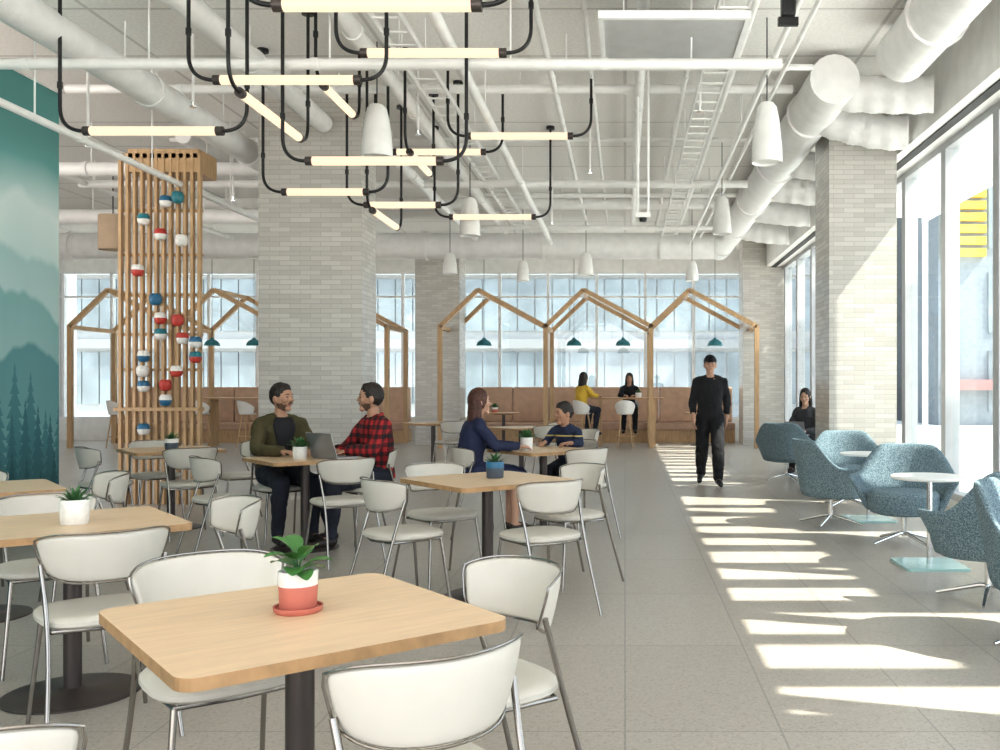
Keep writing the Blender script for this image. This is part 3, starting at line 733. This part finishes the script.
for px, d, zz, lab in ((193, 9, 4.0, 'white sprinkler drop above the slatted screen'), (88, 9.5, 3.75, 'white sprinkler drop above the mural edge'), (590, 12, 4.05, 'white sprinkler drop at the picture centre'), (700, 9.5, 4.1, 'white sprinkler drop left of the largest bell pendant'), (418, 10, 4.0, 'white sprinkler drop among the tube lights'), (552, 15, 3.9, 'white sprinkler drop above the middle frame'), (233, 12.5, 3.8, 'white sprinkler drop left of the broad pillar')):
    o = empty('sprinkler', (gx(px, d), d, zz)); tag(o, lab, 'sprinkler', 'white sprinkler drops')
    MB().cone((0, 0, .05), (0, 0, CEIL - zz + .01), .014, .014, 8).build('drop_pipe', M['pipe'], o)
    MB().lathe([(0, 0), (.03, 0), (.032, .006), (.012, .012), (.018, .05), (0, .055)]).build('head', M['bright'], o)
pipe((-12.5, 19.2, 4.2), (1.8, 19.2, 4.2), .27, 'wide white round duct crossing above the house-shaped frames', 'air_duct', 'flex', 6, 'duct', 'white air ducts')
pipe((2.1, 9.4, 4.40), (2.1, 21.0, 4.40), .25, 'large white round duct running along the window side', 'air_duct', 'flex', 4, 'duct', 'white air ducts')
pipe((2.60, 4.2, 4.42), (2.60, 8.8, 4.42), .25, 'large white round duct in the top right corner', 'air_duct', 'flex', 3, 'duct', 'white air ducts')
for i, (yy, sag, lab) in enumerate(((9.65, .10, 'soft flexible duct nearest, joining the large round duct'), (10.5, .26, 'second flexible duct, in front of the sunlit pillar'), (12.6, .16, 'third flexible duct, just behind the sunlit pillar'), (14.2, .16, 'fourth flexible duct beyond the sunlit pillar'), (16.0, .16, 'fifth flexible duct, nearing the back'), (18.0, .16, 'farthest flexible duct branching off the round duct'))):
    P = []; R_ = []
    for k in range(41):
        t = k / 40; P.append((2.12 + t * .98, yy + .10 - .32 * t, 4.38 - sag * sin(t * pi * .5) - .02 * t)); R_.append(.185 + (.0035 if k % 2 else -.0025) + .007 * sin(k * .8))
    o = tag(MB().tube(P, R_, 18).build('flexible_duct', M['flex']), lab, 'duct', 'ribbed flexible ducts')
    q = P[26]; MB().cone((q[0], q[1], q[2] + .17), (q[0], q[1], CEIL), .008, .008, 6).build('hanger', M['pipe'], o)
# square panel
o = empty('ceiling_panel', (gx(672, 7.8), 7.9, 4.22)); tag(o, 'flat grey square panel hung under the ceiling, top right', 'panel')
MB().b2(-.56, .56, -.5, .5, .0, .03).build('board', M['panel'], o, smooth=0)
f = MB(); f.b2(-.6, .6, -.54, -.5, -.012, .05); f.b2(-.6, .6, .5, .54, -.012, .05); f.b2(-.6, -.56, -.5, .5, -.012, .05); f.b2(.56, .6, -.5, .5, -.012, .05); f.build('rim', M['panelrim'], o, smooth=0)
for sx in (-.4, .4):
    for sy in (-.4, .4): MB().cone((sx, sy, .03), (sx, sy, CEIL - 4.22), .006, .006, 6).build('hanger', M['pipe'], o)
# twin rod mount
o = empty('sensor_mount', (gx(643, 10), 10, 3.08)); tag(o, 'white twin-rod ceiling mount with small black sensor at its foot', 'mount')
for sx in (-.055, .055): MB().cone((sx, 0, .05), (sx, 0, CEIL - 3.08), .014, .014, 8).build('rod', M['pipe'], o)
MB().b2(-.08, .08, -.04, .04, .04, .09).build('plate', M['pipe'], o, smooth=0); MB().lathe([(.0, 0), (.035, 0), (.045, .04), (0, .04)]).build('sensor', M['black'], o)
o = empty('spotlight', (gx(788, 7), 7, 3.95)); tag(o, 'black bracket spotlight hanging at the top right', 'spotlight')
MB().b2(-.05, .05, -.05, .05, .12, .34).build('housing', M['black'], o, bevel=.01); MB().cone((0, 0, .34), (0, 0, CEIL - 3.95), .02, .02, 8).build('stem', M['black'], o); MB().b2(-.075, .075, -.02, .02, .06, .12).build('bracket', M['black'], o, smooth=0)
# white bell pendants
for px, y0, y1, w_, d, lab in ((377, 105, 157, 31, 9.2, 'white bell pendant among the light tubes'), (767, 103, 163, 31, 8.6, 'largest white bell pendant, right of the ceiling panel'), (722, 197, 234, 19, 13, 'white bell pendant above the standing man'),
        (470, 198, 236, 21, 12.6, 'white bell pendant right of the broad pillar'), (450, 253, 274, 15, 17.8, 'small far white bell pendant by the far left pillar'), (586, 253, 275, 15, 17.8, 'small far white bell pendant above the middle frame'), (523, 261, 281, 13, 17.8, 'small far white bell pendant above the first frame'), (692, 261, 281, 13, 17.8, 'small far white bell pendant above the third frame')):
    z1 = gz(y1, d); h = (y1 - y0) / F * d; rr = w_ / F * d / 2
    o = empty('bell_pendant', (gx(px, d), d, z1)); tag(o, lab, 'pendant', 'white bell pendants')
    MB().lathe([(0, .02), (rr * .9, .02), (rr * .97, 0), (rr, .01), (rr * .97, h * .25), (rr * .8, h * .7), (rr * .62, h * .93), (rr * .4, h), (0, h)]).build('shade', M['white'], o)
    MB().cone((0, 0, h), (0, 0, CEIL - z1), .006, .006, 6).build('cord', M['black'], o)
# tube lights
def tube_light(p0, p1, label):
    p0 = Vector(p0); p1 = Vector(p1); c = (p0 + p1) / 2; d = (p1 - p0).normalized(); h = (p1 - p0).length / 2
    o = empty('tube_light', tuple(c)); tag(o, label, 'light fixture', 'tube lights on bent black rods')
    MB().cone(-d * (h - .04), d * (h - .04), .036, .036, 14).build('light_tube', M['tube'], o)
    for s_ in (-1, 1):
        MB().cone(d * s_ * (h - .045), d * s_ * (h + .01), .037, .037, 14).build('end_cap', M['bronze'], o)
        e = d * s_ * (h + .20); top = CEIL - c.z
        MB().tube(fillet([d * s_ * h, e, e + Vector((0, 0, top))], .20, 10), .0145, 10).build('rod', M['black'], o)
        MB().cone(e + Vector((0, 0, min(.34, top * .5))), e + Vector((0, 0, min(.34, top * .5) + .05)), .021, .021, 10).build('joint', M['black'], o)
        MB().cone(e + Vector((0, 0, top - .035)), e + Vector((0, 0, top)), .055, .055, 18).build('canopy', M['black'], o)
for (a, b_, py, d, lab) in ((275, 480, 5, 5.0, 'nearest glowing tube light at the top edge'), (362, 505, 53, 7.2, 'glowing tube light crossing the long white cross pipe'), (215, 360, 80, 7.1, 'glowing tube light just below the cross pipe, left of centre'),
        (85, 222, 131, 7.5, 'leftmost glowing tube light above the slatted screen'), (307, 442, 161, 7.7, 'brightest long glowing tube light before the broad pillar top'), (393, 485, 152, 10.6, 'short glowing tube light behind the long bright one'),
        (283, 368, 192, 9.4, 'glowing tube light lying across the broad pillar'), (467, 572, 136, 9.8, 'rightmost glowing tube light'), (365, 440, 205, 10.4, 'glowing tube light at the right edge of the broad pillar'), (450, 535, 217, 12.2, 'lowest glowing tube light, right of the broad pillar')):
    z = gz(py, d); tube_light((gx(a, d), d, z), (gx(b_, d), d, z), lab)
for (x, ya, yb, z, lab) in ((-2.85, 6.95, 8.25, 3.5, 'glowing tube light pointing away, left of the bell pendant'), (-2.69, 10.0, 11.1, 3.2, 'low glowing tube light pointing away by the broad pillar'), (-2.6, 8.1, 9.0, 3.92, 'high glowing tube light pointing away under the cross pipe'), (-2.2, 9.6, 10.6, 3.72, 'glowing tube light pointing away beside the short one')):
    tube_light((x, ya, z), (x, yb, z), lab)

# ------------------------------------------------------------------ people
def hand(mb, w, d, n, side):
    w = Vector(w); d = Vector(d).normalized(); n = Vector(n); n = (n - d * n.dot(d)).normalized(); l = n.cross(d) * side
    for i in range(4):
        o = .031 - .0207 * i
        k = w + d * (.088 - .004 * abs(i - 1.2)) + l * o
        mb.cap(w + l * o * .6, .016, k, .0125, 8)
        L = (.068, .078, .072, .056)[i]
        a = k + (d * .9 + n * .3).normalized() * L * .5; b = a + (d * .7 + n * .7).normalized() * L * .5
        mb.cap(k, .0105, a, .0095, 8); mb.cap(a, .0095, b, .008, 8)
    a = w + d * .03 + l * .028; b = w + d * .06 + l * .062 + n * .008; c = w + d * .095 + l * .068 + n * .018
    mb.cap(a, .015, b, .0115, 8); mb.cap(b, .0115, c, .009, 8)
def person(label, loc, rz, J, fit, group=None, s=1.0):
    V_ = Vector
    fem = fit.get('fem', False); kx = .88 if fem else fit.get('kx', 1.0)
    RY = Matrix.Rotation(fit.get('yaw', 0), 3, 'Z') @ Matrix.Rotation(fit.get('nod', 0), 3, 'X') @ Matrix.Scale(fit.get('hscale', 1), 3)
    pel, neck, head = V_(J['pel']), V_(J['neck']), V_(J['head'])
    prof = [(-.16, .11, .085), (-.08, .155, .11), (.05, .165, .118), (.25, .14 if fem else .15, .105), (.5, .155, .118), (.72, .168, .115), (.84, .155, .10), (.93, .11, .08), (1.02, .058, .056)]
    def torso(mb, g, t0=-1, t1=2):
        rings = []
        for t, rx, ry in prof:
            if t < t0 or t > t1: continue
            c = pel + (neck - pel) * t
            rings.append([c + V_(((rx * kx + g) * cos(2 * pi * i / 20), (ry * (.95 if fem else 1) + g) * sin(2 * pi * i / 20), 0)) for i in range(20)])
        mb.loft(rings)
    def arms(mb, g, upto=2.0):
        for sd in (0, 1):
            sh, el, wr = V_(J['sh'][sd]), V_(J['el'][sd]), V_(J['wr'][sd])
            mb.cap(V_((sh.x * .35, sh.y, sh.z + .03)), .055 + g, sh, .054 * kx + g, 12)
            mb.cap(sh, .054 * kx + g, el, .041 * kx + g)
            if upto > 1:
                e = el + (wr - el) * (upto - 1) * .97
                mb.cap(el, .041 * kx + g, e, (.041 - .013 * (upto - 1)) * kx + g)
    def legs(mb, g, upto=2.0):
        for sd in (0, 1):
            hp, kn, an = V_(J['hip'][sd]), V_(J['kn'][sd]), V_(J['an'][sd])
            mb.cap(hp, .088 * (.97 if fem else 1) + min(g, .02), kn, .056 + g, 14)
            if upto > 1:
                e = kn + (an - kn) * (upto - 1)
                m_ = kn + (e - kn) * .35 + V_((0, -.012, 0))
                mb.cap(kn, .055 + g, m_, .054 + g, 12); mb.cap(m_, .054 + g, e, .036 + g, 12)
    B = MB()
    torso(B, 0); arms(B, 0); legs(B, 0)
    B.cap(neck - V_((0, 0, .05)), .056, head + V_((0, -.012, -.07)), .050)
    for sd in (0, 1):
        an, to = V_(J['an'][sd]), V_(J['toe'][sd]); B.cap(an, .035, an + (to - an) * .9, .026)
        el, wr = V_(J['el'][sd]), V_(J['wr'][sd])
        hd = V_(J['hd'][sd]) if 'hd' in J else wr - el
        hand(B, wr, hd, V_(J['pn'][sd]) if 'pn' in J else V_((0, 0, -1)), (1 if sd == 1 else -1))
    def hf(q):
        x, y_, z = q; X = x * .077; Y = y_ * .098; Z = z * .120
        if z < 0:
            t = -z; X *= 1 - .26 * t ** 1.5; Y = Y * (1 - .06 * t) if y_ > 0 else Y * (1 - .42 * t)
        if Y > .088: Y = .088 + (Y - .088) * .5
        return Vector((X, Y, Z))
    B.sph(head, 1, 24, 18, R=RY, fn=hf)
    hp = lambda x, y_, z: head + RY @ V_((x, y_, z))
    B.cap(hp(0, .086, .022), .008, hp(0, .107, -.020), .0125, 8)
    for sx in (-1, 1):
        B.sph(hp(sx * .011, .094, -.024), (.009, .010, .008), 8, 6, R=RY)
        B.sph(hp(sx * .042, .066, -.022), (.026, .022, .024), 10, 8, R=RY)
        B.sph(hp(sx * .080, -.006, -.012), (.012, .022, .033), 10, 8, R=RY)
    B.sph(hp(0, .070, -.098), (.030, .026, .022), 10, 8, R=RY)
    B.sph(hp(0, .076, -.062), (.030, .018, .020), 10, 8, R=RY)
    B.sph(hp(0, .078, .032), (.055, .016, .010), 12, 8, R=RY)
    o = B.build('person', fit['skin'], voxel=fit.get('vox', .0062))
    o.location = loc; o.rotation_euler = (0, 0, rz); o.scale = (s, s, s)
    tag(o, label, 'person', group)
    hm = fit.get('hair', M['hair'])
    for sx in (-1, 1):
        MB().sph(hp(sx * .031, .0845, .006), (.0115, .007, .0055), 10, 6, R=RY).build('eye', M['eye'], o)
        MB().tube([hp(sx * .016, .0925, .026), hp(sx * .033, .0905, .031), hp(sx * .05, .080, .027)], [.003, .0042, .0025], 6).build('eyebrow', hm, o)
    MB().sph(hp(0, .0915, -.058), (.022, .006, .0065), 10, 6, R=RY).build('mouth', M['lip'], o)
    # hair: a closed cap set back on the skull so that the hairline is where it meets the face
    style = fit.get('style', 'short'); h = MB()
    if style == 'short':
        h.sph(hp(0, -.016, .026), (.0835, .098, .108), 40, 28, R=RY)
        h.sph(hp(0, .018, .070), (.066, .062, .058), 24, 16, R=RY)
        h.build('hair', hm, o, voxel=.006, lock=.011)
    else:
        h.sph(hp(0, -.014, .018), (.088, .100, .120), 40, 28, R=RY)
        L_ = fit.get('hlen', .3); rings = []
        for t in (0, .12, .3, .55, .8, 1):
            c = head + RY @ V_((0, -.052 - .010 * t, .02)) + V_((0, -.02 * t, -L_ * t)); w_ = .082 + .026 * sin(pi * t * .8) - .045 * t ** 3
            rings.append([c + RY @ V_((w_ * cos(2 * pi * i / 16), (.052 - .012 * t) * sin(2 * pi * i / 16), 0)) for i in range(16)])
        h.loft(rings)
        for sx in (-1, 1): h.cap(hp(sx * .064, -.018, .0), .032, hp(sx * .080, -.022, -.05) + V_((0, 0, -L_ * .45)), .026)
        h.build('hair', hm, o, voxel=.008, lock=.014)
    if fit.get('beard'):
        MB().sph(head, 1, 40, 30, R=RY, fn=lambda q: hf(q) * 1.006 + Vector((0, .012 * max(0, q[1]) * max(0, -q[2]), 0)), keep=lambda q: q.z < -.40 - .10 * q.y and q.y > -.02 and (q.z < -.70 or abs(q.x) > .42)).build('beard', M['stub'], o, solid=.003)
        MB().tube([hp(-.026, .091, -.055), hp(-.012, .0985, -.042), hp(.012, .0985, -.042), hp(.026, .091, -.055)], [.003, .005, .005, .003], 6).build('moustache', M['stub'], o)
    if fit.get('cap'):
        k = MB(); k.sph(head + V_((0, 0, .02)), 1, 24, 16, R=RY, fn=lambda q: Vector((q[0] * .093, q[1] * .115, q[2] * .118)), keep=lambda q: q.z > .12)
        k.loft([[hp(.07 * cos(a) * sc, .085 + .075 * sin(a) * sc, .042 - .012 * sin(a) + dz) for a in [pi * i / 12 for i in range(13)]] for sc, dz in ((.2, .0), (1, 0), (1, .006), (.2, .006))])
        k.build('cap', M['blackc'], o)
    # clothes
    vx = .009
    t = MB(); torso(t, .014, -.1, .95); arms(t, .014, fit.get('sleeve', 1.95)); t.build(fit.get('topname', 'shirt'), fit['top'], o, voxel=vx, fold=.030)
    t = MB(); torso(t, .008, -1, .12); legs(t, fit.get('lg', .014), fit.get('leg', 1.93)); t.build(fit.get('botname', 'trousers'), fit['bot'], o, voxel=vx, fold=.024)
    if not fem:
        c = neck + V_((0, 0, -.012)); MB().tube([c + V_((.066 * cos(2 * pi * i / 18), .064 * sin(2 * pi * i / 18) + .006, -.022 * sin(2 * pi * i / 18))) for i in range(18)], .016, 8, True).build('collar', fit['top'], o)
    if fit.get('inner'):
        def ring_at(t):
            for (t0, a0, b0), (t1, a1, b1) in zip(prof, prof[1:]):
                if t0 <= t <= t1:
                    k = (t - t0) / (t1 - t0); return a0 + (a1 - a0) * k, b0 + (b1 - b0) * k
        P = []; nr, nc = 14, 8
        for i in range(nr + 1):
            t = .10 + .86 * i / nr; rx, ry = ring_at(t); wd = .20 + .42 * (i / nr) ** 1.4
            for j in range(nc + 1):
                a = pi / 2 + wd * (2 * j / nc - 1); P.append(pel + (neck - pel) * t + V_(((rx + .028) * cos(a), (ry + .028) * sin(a), 0)))
        m_ = MB(); m_.add(P, [(i * (nc + 1) + j, i * (nc + 1) + j + 1, (i + 1) * (nc + 1) + j + 1, (i + 1) * (nc + 1) + j) for i in range(nr) for j in range(nc)])
        m_.build('undershirt', fit['inner'], o, solid=.006)
    for sd in (0, 1):
        an, to = V_(J['an'][sd]), V_(J['toe'][sd]); q = MB(); dz = V_((0, 0, -.028))
        dd = to - an; dd.z = 0; dd.normalize()
        q.cap(an + V_((0, 0, -.02)) - dd * .015, .043, an + dz * .9 + dd * .07, .040, 12); q.cap(an + dz * .9 + dd * .07, .042, to, .034, 12)
        q.build('shoe', fit.get('shoes', M['shoe']), o, voxel=.008)
    return o
def sit(hs=.478, lean=.05, fz=0, tz=.74, reach=.30, ky=.40, legsx=.13, fem=False, ay=.36, foot=0):
    kx = .9 if fem else 1
    sy = -.06 + lean
    J = dict(pel=(0, -.06, hs + .10), neck=(0, sy, hs + .60), head=(0, sy + .04, hs + .750))
    J['sh'] = [(-.172 * kx, sy, hs + .515), (.172 * kx, sy, hs + .515)]
    J['el'] = [(-.24 * kx, sy + .14, tz + .055), (.24 * kx, sy + .14, tz + .055)]
    J['wr'] = [(-.10, sy + .14 + reach * .78, tz + .045), (.10, sy + .14 + reach * .78, tz + .045)]
    J['hd'] = [(.45, 1, -.05), (-.45, 1, -.05)]
    J['hip'] = [(-.09 * kx, -.05, hs + .095), (.09 * kx, -.05, hs + .095)]
    J['kn'] = [(-legsx, ky, hs + .045), (legsx, ky, hs + .045)]
    J['an'] = [(-legsx, ay + foot, fz + .075), (legsx, ay - foot, fz + .075)]
    J['toe'] = [(-legsx * 1.1, ay + foot + .16, fz + .036), (legsx * 1.1, ay - foot + .16, fz + .036)]
    return J
p = Vector(T4) + E2 * .58; f = -E2
person('seated man in olive jacket over dark shirt, facing right', (p.x, p.y, 0), face(f.x, f.y), sit(lean=.07, foot=.05, reach=.26), dict(skin=M['skin'], top=M['olive'], topname='jacket', bot=M['denim'], inner=M['blackc'], yaw=radians(30), beard=True), 'two men talking at a table')
p = Vector(T4) + E1 * .58; f = -E1
person('seated man in red and black plaid shirt, facing left', (p.x, p.y, 0), face(f.x, f.y), sit(lean=.03, foot=.06, reach=.20), dict(skin=M['skin'], top=M['plaid'], bot=M['denim'], yaw=radians(-25), beard=True), 'two men talking at a table')
person('seated woman in navy dress with long auburn hair', (WP[0], WP[1], 0), face(.9, .4), sit(hs=.505, lean=.06, tz=.785, fem=True, legsx=.08, reach=.32), dict(skin=M['skin2'], top=M['navy'], topname='dress_top', bot=M['navy'], botname='skirt', leg=1.0, lg=.03, hair=M['hair2'], style='long', hlen=.30, fem=True, yaw=radians(-6)), s=.945)
Jk = sit(hs=.61, lean=.14, tz=.95, fz=.25, legsx=.08, reach=.12, ky=.34, ay=.32)
Jk['el'] = [(-.25, .14, .99), (.25, .14, .99)]; Jk['wr'] = [(-.17, .31, 1.0), (.17, .31, 1.0)]; Jk['hd'] = [(.25, 1, -.05), (-.25, 1, -.05)]
person('child in striped navy jersey leaning on the table', (-.56, 9.33, 0), face(-.45, -.9), Jk, dict(skin=M['skin'], top=M['stripe'], bot=M['denim'], yaw=radians(-30), nod=radians(-6), hscale=1.16, kx=.86, sleeve=1.5), s=.78)
person('woman in yellow top with long black hair at the high table', (YP[0], YP[1], 0), face(YW.x, YW.y), sit(hs=.765, lean=.06, fz=.26, tz=1.085, fem=True, ky=.34, ay=.24), dict(skin=M['skin2'], top=M['yellow'], bot=M['denim'], style='long', hlen=.34, fem=True, vox=.011))
person('woman in black behind the high table facing us', (.1, 21.62, 0), face(0, -1), sit(hs=.765, lean=.10, fz=.26, tz=1.085, fem=True, ky=.34, ay=.24, reach=.2), dict(skin=M['skin'], top=M['blackc'], bot=M['blackc'], style='long', hlen=.30, fem=True, nod=radians(-10), vox=.011))
Jg = sit(hs=.42, lean=.02, tz=.60, fem=True, reach=.25, legsx=.08)
fv = Vector((-.5, -.85)).normalized()
person('girl with long black hair using a laptop by the window', (2.80, 14.6, 0), face(fv.x, fv.y), Jg, dict(skin=M['skin2'], top=M['charcoal'], bot=M['blackc'], style='long', hlen=.3, fem=True, nod=radians(-12), yaw=radians(5), vox=.009))
laptop(2.80 + fv.x * .33, 14.6 + fv.y * .33, .585, fv.x, fv.y, 'silver laptop on the knees of the girl by the window')
Js = dict(pel=(0, 0, .945), neck=(0, .015, 1.465), head=(0, .045, 1.622), sh=[(-.172, 0, 1.388), (.172, .01, 1.388)], el=[(-.235, -.08, 1.12), (.235, .02, 1.115)], wr=[(-.225, -.03, .885), (.23, .16, .90)],
          hd=[(.05, .15, -1), (-.05, .35, -1)], pn=[(1, 0, 0), (-1, 0, 0)], hip=[(-.09, 0, .905), (.09, 0, .905)], kn=[(-.10, .17, .51), (.11, .01, .495)], an=[(-.10, .25, .085), (.115, -.24, .125)], toe=[(-.125, .42, .04), (.14, -.09, .036)])
person('standing man in black clothes and cap walking up the aisle', (gx(710, 12.75), 12.75, 0), face(-.05, -1), Js, dict(skin=M['skin2'], top=M['blackc'], bot=M['blackc'], sleeve=1.6, lg=.030, cap=True, shoes=M['black']))

# ------------------------------------------------------------------ camera, light
cam = bpy.data.cameras.new('camera'); co = bpy.data.objects.new('camera', cam); C.objects.link(co)
co.location = (0, 0, CZ); co.rotation_euler = (pi / 2, 0, 0)
cam.sensor_width = 36; cam.lens = F / 1000 * 36; cam.shift_x = -(CX - 500) / 1000; cam.shift_y = (HY - 375) / 1000
cam.clip_start = .05; cam.clip_end = 300
SC.camera = co
sl = bpy.data.lights.new('sun', 'SUN'); so = bpy.data.objects.new('sun', sl); C.objects.link(so)
so.rotation_euler = Vector((-1, .30, -1.30)).to_track_quat('-Z', 'Y').to_euler(); so.location = (20, 0, 20)
sl.energy = 13; sl.angle = radians(.5); sl.color = (1, .93, .82)
W = bpy.data.worlds.new('world'); SC.world = W; W.use_nodes = True; nt = W.node_tree; bg = nt.nodes['Background']
tc = N(nt, 'ShaderNodeTexCoord'); sx = N(nt, 'ShaderNodeSeparateXYZ'); nt.links.new(tc.outputs['Generated'], sx.inputs[0])
mr = N(nt, 'ShaderNodeMapRange'); mr.inputs[1].default_value = -1; nt.links.new(sx.outputs[2], mr.inputs[0])
r = ramp(nt, [(0, (1, .96, .90)), (.49, (1, .96, .90)), (.52, (.53, .55, .58)), (.8, (.47, .54, .63))]); nt.links.new(mr.outputs[0], r.inputs[0])
nt.links.new(r.outputs[0], bg.inputs['Color']); bg.inputs['Strength'].default_value = 4.7
SC.view_settings.view_transform = 'Standard'; SC.view_settings.look = 'None'; SC.view_settings.exposure = 0.08; SC.view_settings.gamma = .88
